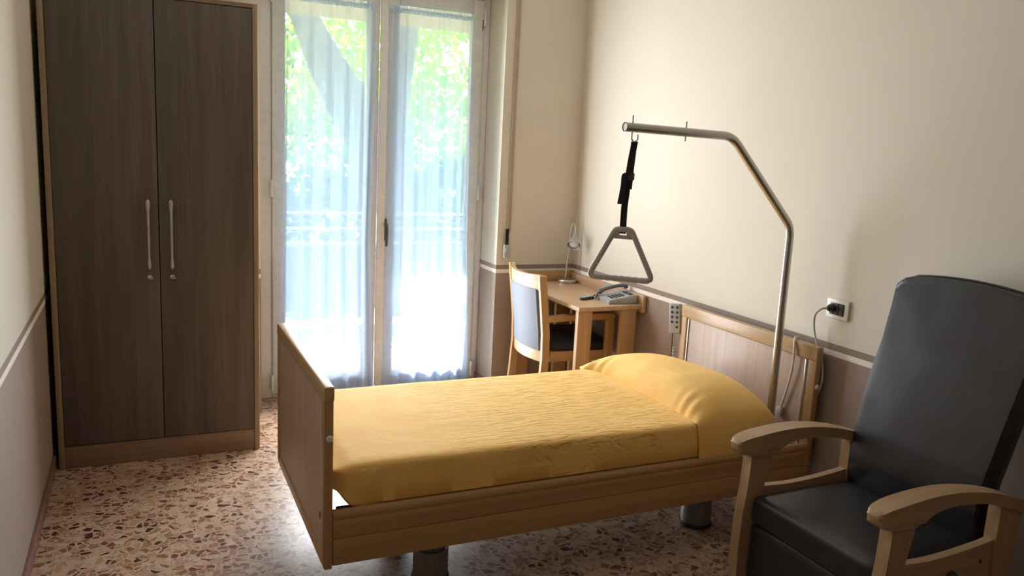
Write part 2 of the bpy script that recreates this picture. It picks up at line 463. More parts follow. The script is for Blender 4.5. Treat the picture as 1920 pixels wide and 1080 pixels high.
# foot end
fb = mk('footboard', mbox(BX0 + .006, BX0 + .026, BN + .02, BF - .02, .235, .8, .002), BPANEL, bed)
b = B(); box(b, BX0 - .002, BX0 + .034, BN - .002, BF + .002, .785, .835, .007, 3); mk('top_rail', b, BEECHY, fb)
for y0 in (BN, BF - .03): mk('post', prism(B(), [(BX0, .79), (BX0 + .031, .79), (BX0 + .031, .215), (BX0 + .006, .215), (BX0, .24)], 'y', y0, y0 + .03, .003), BEECHZ, fb)
mk('bottom_rail', mbox(BX0 + .002, BX0 + .029, BN + .03, BF - .03, .22, .262, .004), BEECHY, fb)
b = B(); lathe(b, [(0, 0), (.011, 0), (.011, .004), (.008, .007), (0, .007)], (BX0 + .019, BN, .665), (0, -1, 0), 20); mk('cap', b, WHITEP, fb)
b = B(); box(b, BX0 - .0015, BX0 + .001, BN + .045, BN + .05, .375, .40, .0005); mk('slot', b, DGREY, fb)
# head end
hb = mk('headboard', mbox(BX1 - .02, BX1, BN + .05, BF - .05, .3, .775, .002), BPANEL, bed)
b = B(); box(b, BX1 - .028, BX1 + .006, BN - .002, BF + .002, .775, .838, .006, 3); mk('top_rail', b, BEECHY, hb)
for y0, s in ((BN, 1), (BF - .045, -1)):
    mk('post', mbox(BX1 - .026, BX1 + .004, y0, y0 + .045, .215, .778, .004), BEECHZ, hb)
for y in (BN + .056, BF - .064): mk('track', mbox(BX1 - .026, BX1 - .02, y, y + .008, .3, .772, .001), STEEL, hb)
b = B(); lathe(b, [(0, 0), (.011, 0), (.011, .004), (.008, .007), (0, .007)], (BX1 - .01, BN, .665), (0, -1, 0), 20); mk('cap', b, WHITEP, hb)
# side rails, near and far: moulded upper board and plain lower board
def railprof(y, s):
    return [(y, .318), (y, .35), (y - .004 * s, .366), (y - .001 * s, .376), (y + .001 * s, .381), (y - .002 * s, .386), (y - .004 * s, .396), (y, .408), (y + .008 * s, .413), (y + .02 * s, .412), (y + .024 * s, .405), (y + .024 * s, .318)]
for y, s in ((BN + .004, 1), (BF - .004, -1)):
    b = prism(B(), railprof(y, s), 'x', BX0 + .033, BX1 - .026); mk('side_rail', b, BEECHX, bed, angle=50)
    a, c = sorted((y, y + .022 * s)); mk('lower_rail', mbox(BX0 + .033, BX1 - .026, a, c, .222, .3155, .003), BEECHX, bed)
# lifting columns
for cx, cy in ((.955, 2.64), (2.205, 2.665), (.955, 3.12), (2.205, 3.12)):
    b = B(); lathe(b, [(0, .012), (.066, .012), (.066, .115), (.063, .12), (.052, .12), (.052, .19), (.046, .19), (.046, .345), (0, .345)], (cx, cy, 0), seg=36)
    col = mk('lift_column', b, COLUMN, bed)
    b = B(); lathe(b, [(0, 0), (.07, 0), (.072, .004), (.07, .014), (.066, .016), (0, .016)], (cx, cy, 0), seg=36); mk('foot_ring', b, DGREY, col)
b = B()
for y in (2.5, 3.25): box(b, .57, 2.5, y, y + .03, .345, .385, .003)
for x in (.93, 2.18): box(b, x, x + .05, 2.5, 3.28, .335, .375, .003)
mk('under_frame', b, DGREY, bed)
mk('platform', mbox(.655, 2.5, 2.462, 3.335, .368, .386, .004), DGREY, bed)

# mattress under its fitted sheet
def mattress():
    bm = B()
    x0, x1, y0, y1, z0, z1 = .548, 2.375, 2.442, 3.295, .39, .562
    nx, nr = 150, 56
    def ring(u, k):
        # one cross section in YZ, rounded rectangle
        x = x0 + (x1 - x0) * u
        zz0 = z0 + .065 * (1 - sm((x - x0) / .11)) ** 2 + .012 * (1 - sm((x - x0) / .05))
        zt = z1 - .018 * (1 - sm((x - x0) / .07)) - .02 * (1 - sm((x1 - x) / .06))
        ins = .022 * (1 - sm((x - x0) / .05)) + .02 * (1 - sm((x1 - x) / .05))
        a = 2 * math.pi * k; ca, sa = math.cos(a), math.sin(a)
        e = .1
        py = math.copysign(abs(ca) ** e, ca); pz = math.copysign(abs(sa) ** (e * 1.9), sa)
        y = (y0 + y1) / 2 + py * ((y1 - y0) / 2 - ins)
        z = (zz0 + zt) / 2 + pz * (zt - zz0) / 2
        n = mnoise.noise(Vector((x * 3, y * 3, z * 3))) * .004
        if pz < .75 and py < -.8:      # loose cloth down the near side
            n += .006 * mnoise.noise(Vector((x * 5 + z * 9, z * 14, 3))) + .006 * math.sin(28 * (x - 1.1 * z)) * math.exp(-((x - .68) / .09) ** 2)
        if py < -.8 and x < .86:
            d_ = ((x - .575) * .5 + (z - .525) * .86)
            n += .011 * math.exp(-(d_ / .012) ** 2) * sm((x - .56) / .03) * (1 - sm((x - .72) / .1)) - .007 * sm(-d_ / .02) * (1 - sm((x - .66) / .1))
        yy = y + (-n if py < 0 else n)
        if z < .42: yy = max(yy, 2.459 - .015 * sm((z - .412) / .008))
        return Vector((x, yy, z + (.0025 * mnoise.noise(Vector((x * 6, y * 6, 0))) if pz > .9 else 0)))
    V = [[bm.verts.new(ring(i / nx, k / nr)) for k in range(nr)] for i in range(nx + 1)]
    for i in range(nx):
        for k in range(nr): bm.faces.new((V[i][k], V[i][(k + 1) % nr], V[i + 1][(k + 1) % nr], V[i + 1][k]))
    bm.faces.new(V[0][::-1]); bm.faces.new(V[-1])
    return bm
mt = mk('mattress', mattress(), SHEET, angle=60)
tag(mt, 'mattress under a tightly tucked yellow sheet on the hospital bed', 'mattress')

# pillow under a yellow cover that falls down the near side
def pillow():
    bm = B()
    xa, xb, ya, yb = 1.985, 2.38, 2.436, 3.318
    def f(u, v):
        # u along the bed (foot side to head), v across it from the near hem to the far hem
        s = v
        if s < .13:                                    # near drop
            q = s / .13; y = ya - .006 * math.sin(q * 3.1); z = .412 + q * .14; k = 0
        elif s > .93:
            q = (s - .93) / .07; y = yb + .004; z = .57 - q * .1; k = 0
        else:
            q = (s - .13) / .8; y = ya + q * (yb - ya)
            k = max(0, 1 - abs(2 * q - 1) ** (4.2 if q < .5 else 5)) ** .6
            z = .557
        front = .05 * sm((q - .72) / .28) if .13 <= s <= .93 else (.05 if s > .93 else 0)
        x = xa + (xb - xa) * u + (1 - u) * (-front * .55 + .012 * math.sin(q * 3) * (1 if .13 <= s <= .93 else 0))
        if s < .13: x += (1 - u) * .02 * (1 - q)
        hx = lerp_tab([(0, 0), (.025, .034), (.07, .070), (.14, .100), (.25, .122), (.4, .128), (.55, .126), (.7, .12), (.84, .108), (.92, .09), (.97, .058), (1, 0)], u)
        hx *= (.86 + .14 * math.sin(q * 4 + .4))
        z += hx * k
        if k > 0: z += .0045 * mnoise.noise(Vector((x * 9, y * 7, 1))) * k
        # gathers at the crease near both front corners
        g = math.exp(-(u / .16) ** 2)
        if .13 <= s <= .93:
            z += g * .007 * math.sin(q * 95) * (math.exp(-((q - .12) / .07) ** 2) + math.exp(-((q - .88) / .06) ** 2))
            x -= .03 * math.exp(-(u / .12) ** 2) * math.exp(-((q - .96) / .05) ** 2)
        return Vector((x, y, z))
    V = grid(bm, 70, 110, f)
    return bm
pb = pillow()
pl = mk('pillow', pb, COVER, angle=70)
tag(pl, 'long pillow in a yellow cover at the head of the bed', 'pillow')

# ------------------------------------------------------------------ lifting pole and trapeze handle
PY = 2.584
lp = thing('lifting_pole', (2.5, PY, .385), 'bent chrome lifting pole rising from the head of the bed', 'pole')
path = fillet([(2.5, PY, .385), (2.5, PY, 1.33), (2.145, PY, 1.69), (1.64, PY, 1.70)], .11, 10)
b = B(); tube(b, path, .0172, 24, cap=False); tube(b, [(1.642, PY, 1.70), (1.66, PY, 1.6995)], .0145, 24); mk('bent_tube', b, STEEL, lp)
b = B(); tube(b, [(2.5, PY, .385), (2.5, PY, .45)], .024, 24); mk('socket', b, DGREY, lp)
b = B(); tube(b, fillet([(1.674, PY, 1.745), (1.674, PY, 1.655), (1.686, PY - .002, 1.645), (1.698, PY - .004, 1.655), (1.698, PY - .004, 1.675)], .01, 4), .003, 8); mk('hook', b, STEEL, lp)
b = B(); tube(b, [(1.918, PY, 1.66), (1.918, PY, 1.735)], .003, 8); mk('peg', b, STEEL, lp)

hx, hz = 1.667, 1.318
tr = thing('trapeze_handle', (hx, PY, 1.11), 'grey plastic triangular grab handle hanging by a black strap from the chrome pole', 'grab handle')
dv = Vector((.74, -.67, 0)).normalized()
C0 = Vector((hx, PY, 0))
def tp(s, z): return C0 + dv * s + Vector((0, 0, z))
tri = [tp(-.03, hz), tp(.03, hz), tp(.125, 1.128), tp(-.125, 1.128)]
cl = []
for i in range(4):
    a, q, c = tri[i - 1], tri[i], tri[(i + 1) % 4]
    u = (a - q).normalized(); v = (c - q).normalized(); dd = .03 if i > 1 else .016
    for k in range(7):
        tt = k / 6; cl.append((q + u * dd) * (1 - tt) ** 2 + q * 2 * tt * (1 - tt) + (q + v * dd) * tt * tt)
dense = []
for i, p in enumerate(cl):
    q = cl[(i + 1) % len(cl)]; m = max(1, int((q - p).length / .011))
    for k in range(m): dense.append(p.lerp(q, k / m))
b = B()
rr = [.0115 + (.0016 * math.sin((p - C0).dot(dv) * 330) if p.z < 1.135 else 0) for p in dense]
tube(b, dense, rr, 14, closed=True)
mk('grip', b, GREYP, tr)
nrm = Vector((dv.y, -dv.x, 0))
b = B()
for s0, s1, z0, z1 in ((-.036, .036, hz - .036, hz - .022), (-.03, -.014, hz - .03, hz), (.014, .03, hz - .03, hz)):
    vs = [bm_v for bm_v in []]
    q = [tp(s0, z0), tp(s1, z0), tp(s1, z1), tp(s0, z1)]
    A = [b.verts.new(p + nrm * .008) for p in q]; D = [b.verts.new(p - nrm * .008) for p in q]
    b.faces.new(A); b.faces.new(D[::-1])
    for i in range(4): b.faces.new((A[i], D[i], D[(i + 1) % 4], A[(i + 1) % 4]))
mk('strap_slot', b, GREYP, tr)
def strapband(bm, pts, w, th):
    P = crom(pts, 5)
    rings = []
    for i, p in enumerate(P):
        tt = (P[min(i + 1, len(P) - 1)] - P[max(i - 1, 0)]).normalized()
        sd = dv; up = tt.cross(sd).normalized()
        rings.append([bm.verts.new(p + sd * a * w / 2 + up * c * th / 2) for a, c in ((-1, -1), (1, -1), (1, 1), (-1, 1))])
    for A, D in zip(rings, rings[1:]):
        for k in range(4): bm.faces.new((A[k], A[(k + 1) % 4], D[(k + 1) % 4], D[k]))
    bm.faces.new(rings[0][::-1]); bm.faces.new(rings[-1])
b = B()
strapband(b, [(1.688, PY - .002, 1.648), (1.682, PY, 1.6), (1.675, PY, 1.545), (1.668, PY, 1.45), (1.664, PY, 1.4), (1.665, PY, 1.302)], .024, .006)
strapband(b, [(1.688, PY + .003, 1.648), (1.690, PY + .008, 1.6), (1.686, PY + .008, 1.54), (1.682, PY + .006, 1.47)], .022, .005)
strapband(b, [(1.668, PY, 1.53), (1.654, PY, 1.52), (1.650, PY - .004, 1.48), (1.638, PY - .008, 1.415)], .02, .004)
mk('strap', b, BLACK, tr)
b = B(); Q = Matrix.Rotation(math.atan2(dv.y, dv.x), 4, 'Z')
g = bmesh.ops.create_cube(b, size=1)
for v in g['verts']: v.co = Vector((1.678, PY, 1.518)) + Q @ Vector((v.co.x * .034, v.co.y * .018, v.co.z * .03))
bmesh.ops.bevel(b, geom=list(b.edges), offset=.003, segments=2, affect='EDGES')
mk('buckle', b, DGREY, tr)

# ------------------------------------------------------------------ hand control on the far post of the headboard
hc = thing('hand_control', (2.555, 3.41, .68), 'grey bed hand control with dark buttons hooked on the far headboard post', 'remote control')
Mx = Matrix.Translation((2.565, 3.408, .755)) @ Matrix.Rotation(R(-6), 4, 'X') @ Matrix.Rotation(R(28), 4, 'Z')
def place(bm):
    bmesh.ops.transform(bm, matrix=Mx, verts=bm.verts); return bm
mk('casing', place(mbox(-.014, .014, -.033, .033, -.08, .08, .005, 3)), SILVER, hc)
for i in range(9):
    r_, c_ = divmod(i, 2)
    if i == 8: c_ = 0
    yy = .014 if c_ else -.014
    b = B(); lathe(b, [(0, 0), (.0075, 0), (.0065, .002), (0, .002)], (-.014, yy, .06 - r_ * .026), (-1, 0, 0), 14)
    mk('button', place(b), DGREY, hc)
b = B()
pts = [(2.565, 3.41, .68), (2.568, 3.408, .63), (2.572, 3.405, .61)]
for i in range(120):
    a = i * .62; pts.append((2.572 + .011 * math.cos(a), 3.404 + .011 * math.sin(a), .605 - i * .0016))
tube(b, pts, .0028, 6); mk('coiled_cable', b, CABLE, hc)
b = B(); tube(b, crom([(2.567, 3.425, .68), (2.57, 3.428, .6), (2.575, 3.43, .45), (2.58, 3.42, .3)], 6), .003, 6); mk('straight_cable', b, DGREY, hc)

# ------------------------------------------------------------------ loose pale cable over the headboard, near the pole
b = B(); pc = crom([(2.6075, 2.60, .76), (2.608, 2.585, .83), (2.598, 2.575, .848), (2.575, 2.565, .846), (2.563, 2.55, .80), (2.563, 2.55, .72), (2.566, 2.57, .62), (2.568, 2.59, .55), (2.57, 2.6, .52)], 6)
ck = thing('bed_cable', (2.57, 2.58, .48), 'pale pinkish cable looped over the headboard top, ending in a small connector', 'cable')
tube(b, pc, .005, 8); mk('lead', b, CABLEP, ck)
b = B(); box(b, 2.558, 2.579, 2.585, 2.618, .485, .525, .004); mk('connector', b, GREYP, ck)

# ------------------------------------------------------------------ wall socket and plug lead
so = thing('wall_socket', (XR, 2.41, 1.0), 'white framed wall socket with black modules on the right wall', 'wall socket')
mk('frame', mbox(XR - .01, XR, 2.35, 2.467, .962, 1.046, .0045, 3), WHITEP, so)
mk('module_plate', mbox(XR - .0125, XR - .006, 2.372, 2.446, .98, 1.03, .001), plain('socket_black', (34, 34, 40), .35), so)
for i in range(3): mk('module', mbox(XR - .0145, XR - .012, 2.374 + i * .0245, 2.395 + i * .0245, .984, 1.026, .001), DGREY, so)
pw = thing('power_cord', (XR - .03, 2.45, .55), 'grey power lead plugged into the white wall socket, hanging behind the headboard', 'cable')
b = B(); lathe(b, [(0, 0), (.017, 0), (.017, .012), (.012, .022), (.006, .03), (0, .03)], (XR - .0145, 2.43, 1.007), (-1, 0, 0), 20); mk('plug', b, DGREY, pw)
b = B(); tube(b, crom([(XR - .042, 2.43, 1.007), (XR - .055, 2.45, 1.0), (XR - .05, 2.485, .965), (XR - .035, 2.495, .9), (XR - .03, 2.475, .84), (XR - .03, 2.44, .78), (XR - .03, 2.425, .7), (XR - .03, 2.44, .63), (XR - .028, 2.475, .59), (XR - .025, 2.52, .55)], 8), .0045, 8); mk('lead', b, CABLE, pw)

# ------------------------------------------------------------------ desk
dk = thing('desk', (2.42, 4.24, 0), 'narrow light wood desk against the right wall in the far corner', 'desk')
mk('desk_top', mbox(2.2, 2.615, 3.8, 4.655, .722, .748, .004), DESKT, dk)
mk('wall_strip', mbox(2.615, 2.636, 3.79, 4.655, .70, .802, .004), DESKT, dk)
mk('end_strip', mbox(2.2, 2.636, 4.655, 4.675, .70, .815, .004), BEECHX, dk)
for x, wx in ((2.203, .092), (2.49, .098)):
    for y in (3.808, 4.6): mk('leg', mbox(x, x + wx, y, y + .035, 0, .722, .004), BEECHZ, dk)
mk('apron', mbox(2.555, 2.575, 3.843, 4.6, .66, .722, .002), BEECHY, dk)

# ------------------------------------------------------------------ desk chair, its back towards the window
dc = thing('desk_chair', (2.3, 4.27, 0), 'wooden desk chair with grey-blue padded back and dark seat, pulled up to the desk', 'chair')
YN, YFA = 4.02, 4.52
def bx_(y):            # backrest bow: x of rear surface for y
    q = (y - (YN + YFA) / 2) / ((YFA - YN) / 2); return -.06 * (1 - q * q)
def lean(z): return 2.118 - .045 * sm((z - .42) / .5)
def bow(y0, y1, z0f, z1f, th, off):
    b = B(); n = 24
    def sec(i):
        y = y0 + (y1 - y0) * i / n; q = (y - (YN + YFA) / 2) / ((YFA - YN) / 2)
        zl, zh = z0f(q), z1f(q); r_ = []
        for z in (zl, zl + (zh - zl) * .34, zl + (zh - zl) * .67, zh):
            r_.append(Vector((lean(z) + bx_(y) + off, y, z)))
        for z in (zh, zl + (zh - zl) * .67, zl + (zh - zl) * .34, zl):
            r_.append(Vector((lean(z) + bx_(y) + off + th, y, z)))
        return r_
    S = [[b.verts.new(p) for p in sec(i)] for i in range(n + 1)]
    for A, D in zip(S, S[1:]):
        for k in range(8): b.faces.new((A[k], A[(k + 1) % 8], D[(k + 1) % 8], D[k]))
    b.faces.new(S[0][::-1]); b.faces.new(S[-1])
    return b
bev = lambda b: b
mk('back_top_rail', bow(YN, YFA, lambda q: .805, lambda q: .895 - .012 * (1 - q * q), .026, 0), BEECHY, dc, angle=30)
mk('back_pad', bow(YN + .03, YFA - .015, lambda q: .44, lambda q: .807, .045, -.004), FABRIC, dc, angle=50)
mk('back_bottom_rail', bow(YN, YFA, lambda q: .375, lambda q: .44, .026, 0), BEECHY, dc, angle=30)
for y in (YN, YFA):
    pts = [(2.068, .0), (2.09, .2), (2.102, .4), (2.098, .55), (2.082, .7), (2.067, .82), (2.06, .892)]
    back = [(x + .044, z) for x, z in pts[::-1]]
    s = -1 if y == YN else 0
    mk('rear_leg', prism(B(), pts + back, 'y', y + (-.03 if y == YN else 0), y + (0 if y == YN else .03), .004), BEECHZ, dc)
b = B(); n_ = 24
mk('seat', box(B(), 2.17, 2.56, YN + .005, YFA - .005, .435, .492, .022, 4), SEATF, dc)
mk('seat_frame', box(B(), 2.165, 2.545, YN + .005, YFA - .005, .375, .437, .004), BEECHX, dc)
for y in (YN - .03, YFA - .003):
    mk('front_leg', prism(B(), [(2.505, 0), (2.54, 0), (2.55, .4), (2.555, .6), (2.548, .64), (2.51, .66), (2.50, .62), (2.505, .4)], 'y', y, y + .033, .005), BEECHZ, dc)
    mk('arm', prism(B(), [(2.115, .655), (2.12, .618), (2.3, .628), (2.5, .632), (2.548, .632), (2.557, .65), (2.54, .67), (2.4, .668), (2.25, .662)], 'y', y - .006, y + .039, .006), BEECHX, dc)

dc.rotation_euler = (0, 0, R(-6)); dc.location.x += .022
# ------------------------------------------------------------------ things on the desk
la = thing('desk_lamp', (2.545, 4.585, .748), 'small silver desk lamp with a cone shade in the far corner of the desk', 'lamp')
b = B(); lathe(b, [(0, 0), (.064, 0), (.066, .004), (.066, .017), (.062, .022), (.03, .026), (0, .026)], (2.545, 4.585, .748), seg=40); mk('base', b, STEEL, la)
b = B(); tube(b, crom([(2.543, 4.6, .77), (2.548, 4.6, .86), (2.556, 4.6, .95), (2.562, 4.6, 1.06), (2.567, 4.6, 1.11), (2.575, 4.595, 1.135), (2.584, 4.585, 1.125), (2.582, 4.573, 1.09), (2.576, 4.565, 1.065)], 6), .0045, 10); mk('stem', b, STEEL, la)
ax = Vector((-.40, -.62, -.68)); c0 = Vector((2.578, 4.568, 1.075))
b = B(); lathe(b, [(0, -.002), (.010, 0), (.012, .03), (.02, .042), (.038, .088), (.046, .108), (.044, .108), (.036, .088), (.018, .044), (0, .04)], c0, ax, 32)
sh = mk('shade', b, SILVER, la)
b = B(); lathe(b, [(0, .045), (.016, .05), (.03, .085), (.032, .095), (.02, .102), (0, .104)], c0, ax, 24); mk('bulb', b, WHITEP, sh)

ph = thing('telephone', (2.52, 3.96, .748), 'grey corded telephone with keypad on the near end of the desk', 'telephone')
PM = Matrix.Translation((2.524, 3.93, .748)) @ Matrix.Rotation(R(-6), 4, 'Z')
def pp(bm): bmesh.ops.transform(bm, matrix=PM, verts=bm.verts); return bm
b = prism(B(), [(-.09, 0), (.09, 0), (.09, .05), (.075, .054), (-.08, .026), (-.09, .018)], 'y', -.085, .095, .006); mk('body', pp(b), SILVER, ph)
def top(x): return .026 + (x + .08) / .155 * .028
b = B(); Z = []
for i in range(4):
    for j in range(3):
        x = -.055 + i * .022; y = -.055 + j * .024; z = top(x)
        b2 = pp(mbox(x - .007, x + .007, y - .008, y + .008, z - .004, z + .005, .002)); mk('key', b2, DGREY, ph)
b = B(); box(b, .045, .07, -.07, .02, top(.05) - .004, top(.07) + .003, .002); mk('display', pp(b), DGREY, ph)
b = B(); hs = crom([(-.095, .06, .04), (-.075, .06, .054), (-.03, .06, .07), (.04, .06, .083), (.075, .06, .082), (.09, .06, .07)], 5)
tube(b, hs, [lerp_tab([(0, .016), (.12, .023), (.3, .015), (.75, .015), (.9, .022), (1, .014)], i / (len(hs) - 1)) for i in range(len(hs))], 14, flat=.7); mk('handset', pp(b), plain('handset_grey', (88, 94, 106), .3), ph)
b = B(); pts = []
for i in range(90): a = i * .75; s = i / 89; pts.append((-.09 - .02 * s, .075 - .02 * s + .006 * math.cos(a), .03 - .02 * s + .006 * math.sin(a)))
tube(b, pts, .0018, 6); mk('cord', pp(b), DGREY, ph)

rc = thing('remote_control', (2.36, 4.0, .748), 'slim dark handheld device lying left of the telephone on the desk', 'remote control')
RM = Matrix.Translation((2.375, 4.015, .748)) @ Matrix.Rotation(R(18), 4, 'Z')
b = mbox(-.055, .05, -.013, .013, .0, .016, .005, 3); bmesh.ops.transform(b, matrix=RM, verts=b.verts); mk('casing', b, DGREY, rc)
b = mbox(-.045, .015, -.009, .009, .0155, .018, .001); bmesh.ops.transform(b, matrix=RM, verts=b.verts); mk('face', b, GREYP, rc)
b = tube(B(), crom([(.045, 0, .012), (.06, .0, .022), (.075, .004, .02), (.06, .012, .01), (.045, .005, .01)], 5), .002, 6); bmesh.ops.transform(b, matrix=RM, verts=b.verts); mk('wrist_loop', b, DGREY, rc)

b = B(); tube(b, crom([(2.60, 4.66, .69), (2.62, 4.4, .5), (2.62, 4.3, .3), (2.5, 4.35, .1), (2.35, 4.45, .05), (2.3, 4.6, .012)], 8), .004, 8)
cb = mk('desk_cable', b, WHITEP); tag(cb, 'white cable hanging in a loop under the desk', 'cable')

# ------------------------------------------------------------------ recliner armchair
ac = thing('recliner_armchair', (2.15, 1.74, 0), 'dark leather recliner armchair with curved wooden arms in the near right corner', 'armchair')
AN, AF = 1.447, 2.02
# seat cushion
def cushion(x0, x1, y0, y1, z0, z1, r, n=14):
    bm = B(); box(bm, x0, x1, y0, y1, z0, z1)
    bmesh.ops.subdivide_edges(bm, edges=list(bm.edges), cuts=n, use_grid_fill=True)
    cx, cy, cz = (x0 + x1) / 2, (y0 + y1) / 2, (z0 + z1) / 2
    for v in bm.verts:
        q = Vector((max(x0 + r, min(x1 - r, v.co.x)), max(y0 + r, min(y1 - r, v.co.y)), max(z0 + r, min(z1 - r, v.co.z))))
        d = v.co - q
        if d.length > 1e-7: v.co = q + d.normalized() * min(r, d.length * 1.0 if d.length < r else r)
        fx = 1 - ((v.co.x - cx) / ((x1 - x0) / 2)) ** 2; fy = 1 - ((v.co.y - cy) / ((y1 - y0) / 2)) ** 2
        if v.co.z > cz: v.co.z += .012 * max(0, fx) * max(0, fy)
    return bm
b = cushion(1.885, 2.36, 1.482, 1.996, .365, .466, .022)
mk('seat', b, LEATHER, ac, angle=60)
b = cushion(1.888, 1.94, 1.49, 1.992, .09, .362, .016)
mk('footrest', b, LEATHER, ac, angle=60)
# backrest: S profile, rounded crown
prof = [(.40, 2.345), (.45, 2.334), (.54, 2.322), (.66, 2.337), (.78, 2.367), (.88, 2.398), (.98, 2.432), (1.1, 2.455), (1.19, 2.468), (1.26, 2.478)]
def backrest():
    bm = B(); nu, nv = 40, 60
    yc = (1.472 + 2.018) / 2
    def half(z):
        return lerp_tab([(.40, .256), (.5, .259), (.62, .259), (.75, .268), (.9, .273), (1.05, .274), (1.19, .272), (1.26, .268)], z)
    def pt(u, v, side):
        s = 2 * u - 1
        ztop = 1.213 + .026 * (1 - s * s) - .03 * max(0, abs(s) - .86) / .14
        z = .40 + (ztop - .40) * v
        x = lerp_tab(prof, z); y = yc + s * half(z)
        e = min((1 - abs(s)) / .06, (1 - v) / .035, v / .06 + .35, 1); e = math.sqrt(max(0, 1 - (1 - e) ** 2))
        th = .05 * e
        puff = .010 * (1 - s * s) * math.sin(min(1, v * 1.02) * math.pi)
        lum = .014 * math.exp(-((z - .55) / .1) ** 2) * (1 - s * s)
        wr = .002 * mnoise.noise(Vector((y * 8, z * 8, 2))) 
        n = Vector((-.97, 0, .22))
        c = Vector((x + .05, y, z))
        return c + n * (th + puff + lum + wr) if side == 0 else c - n * (.045 * e)
    F = [[bm.verts.new(pt(i / nu, j / nv, 0)) for j in range(nv + 1)] for i in range(nu + 1)]
    K = [[bm.verts.new(pt(i / nu, j / nv, 1)) for j in range(nv + 1)] for i in range(nu + 1)]
    for G in (F, K):
        for i in range(nu):
            for j in range(nv): bm.faces.new((G[i][j], G[i + 1][j], G[i + 1][j + 1], G[i][j + 1]))
    def stitch(a, c):
        for p, q, r_, s_ in zip(a, a[1:], c[1:], c): bm.faces.new((p, q, r_, s_))
    stitch(F[0], K[0]); stitch(F[-1], K[-1])
    stitch([F[i][0] for i in range(nu + 1)], [K[i][0] for i in range(nu + 1)])
    stitch([F[i][-1] for i in range(nu + 1)], [K[i][-1] for i in range(nu + 1)])
    return bm
bk = mk('backrest', backrest(), LEATHER, ac, angle=60)
b = B(); tb = [(lerp_tab(prof, 1.2) + .048 + 0 * k, 1.745 + .266 * (2 * k / 20 - 1), 1.214 + .026 * (1 - (2 * k / 20 - 1) ** 2) - .03 * max(0, abs(2 * k / 20 - 1) - .86) / .14) for k in range(21)]
tube(b, tb, .0045, 8); mk('piping', b, LEATHER, bk)
# arms, legs, side frames
armtop = [(1.808, .652), (1.82, .665), (1.87, .679), (1.99, .691), (2.11, .690), (2.25, .670), (2.39, .632), (2.5, .586)]
armbot = [(2.49, .548), (2.39, .592), (2.25, .634), (2.11, .650), (2.03, .642), (1.995, .626), (1.965, .611), (1.9, .612), (1.84, .614), (1.815, .63)]
def smooth2(p): return [(v.x, v.y) for v in crom([(a, c, 0) for a, c in p], 4)]
for y in (AN, AF):
    b = prism(B(), smooth2(armtop) + smooth2(armbot), 'y', y - .033, y + .033, .011, 4)
    for v in b.verts:                                    # plan view: nose rounded, tail narrower
        k = (v.co.y - y); n_ = v.co.x
        sc = lerp_tab([(1.8, .62), (1.83, .88), (1.88, 1.04), (2.1, 1.0), (2.5, .72)], n_)
        v.co.y = y + k * sc
    mk('armrest', b, ARMW, ac, angle=50)
    fl = [(1.872, .614), (1.868, .5), (1.856, .38), (1.853, .25), (1.86, .12), (1.88, 0)]
    fr = [(1.925, 0), (1.917, .12), (1.915, .25), (1.925, .38), (1.942, .5), (1.968, .614)]
    mk('front_leg', prism(B(), smooth2(fl) + smooth2(fr), 'y', y - .021, y + .021, .007), LEGW, ac, angle=50)
    rl = [(2.335, .62), (2.335, .45), (2.36, .25), (2.42, 0)]; rrx = [(2.48, 0), (2.435, .25), (2.43, .45), (2.44, .59)]
    mk('rear_leg', prism(B(), smooth2(rl) + smooth2(rrx), 'y', y - .02, y + .02, .006), LEGW, ac, angle=50)
    pt_ = smooth2([(1.92, .488), (2.05, .480), (2.15, .482), (2.25, .489), (2.32, .497), (2.37, .507)]) + smooth2([(2.37, .36), (2.2, .335), (2.05, .33), (1.91, .33)])
    s = mk('side_frame', prism(B(), pt_, 'y', y - .013, y + .013, .005), ARMW, ac, angle=50)
    if y == AN:
        b = B(); lathe(b, [(0, 0), (.02, 0), (.021, .006), (.016, .018), (.009, .022), (0, .022)], (2.155, y - .013, .41), (0, -1, 0), 24); mk('knob', b, DGREY, s)
        b = B(); lathe(b, [(0, 0), (.007, 0), (.006, .0015), (0, .0015)], (2.285, y - .013, .437), (0, -1, 0), 14); mk('bolt', b, DGREY, s)
    b = B(); lathe(b, [(0, 0), (.018, 0), (.018, .004), (0, .004)], (1.902, y, -.0), (0, 0, 1), 14)
b = B(); box(b, 1.95, 2.34, 1.5, 1.98, .3, .36, .004); mk('under_frame', b, DGREY, ac)

# ------------------------------------------------------------------ balcony and garden
CONC = plain('terrace_tiles', (214, 205, 192), .7, nscale=8, var=.1)
SOFF = plain('soffit_salmon', (226, 190, 164), .8)
struct('terrace', mbox(-4, 7, YO, 7.2, -.2, -.02), CONC, loc=(0, 0, 0))
struct('canopy_slab', mbox(-4, 7, YO, 7.0, 2.6, 2.8), SOFF, loc=(0, 0, 0))
struct('ground', mbox(-25, 30, 7.2, 45, -.7, -.5), plain('lawn', (120, 138, 80), .9, nscale=3, var=.3), loc=(0, 0, 0))
METAL = plain('railing_paint', (150, 158, 172), .5)
ra = thing('balcony_railing', (1.4, 7.05, -.02), 'grey metal balcony railing seen through the sheer curtains', 'railing')
for z in (.965, .83, .70): mk('rail', tube(B(), [(-3, 7.05, z), (6, 7.05, z)], .011, 10), plain('rail_white', (172, 178, 186), .5), ra)
mk('panel', mbox(-3, 6, 7.04, 7.06, .1, .68), plain('panel_slate', (84, 94, 112), .7), ra)
for x in (-2.2, -.2, 1.93, 3.9, 5.8): mk('post', mbox(x, x + .04, 7.03, 7.07, -.02, .97, .003), METAL, ra)

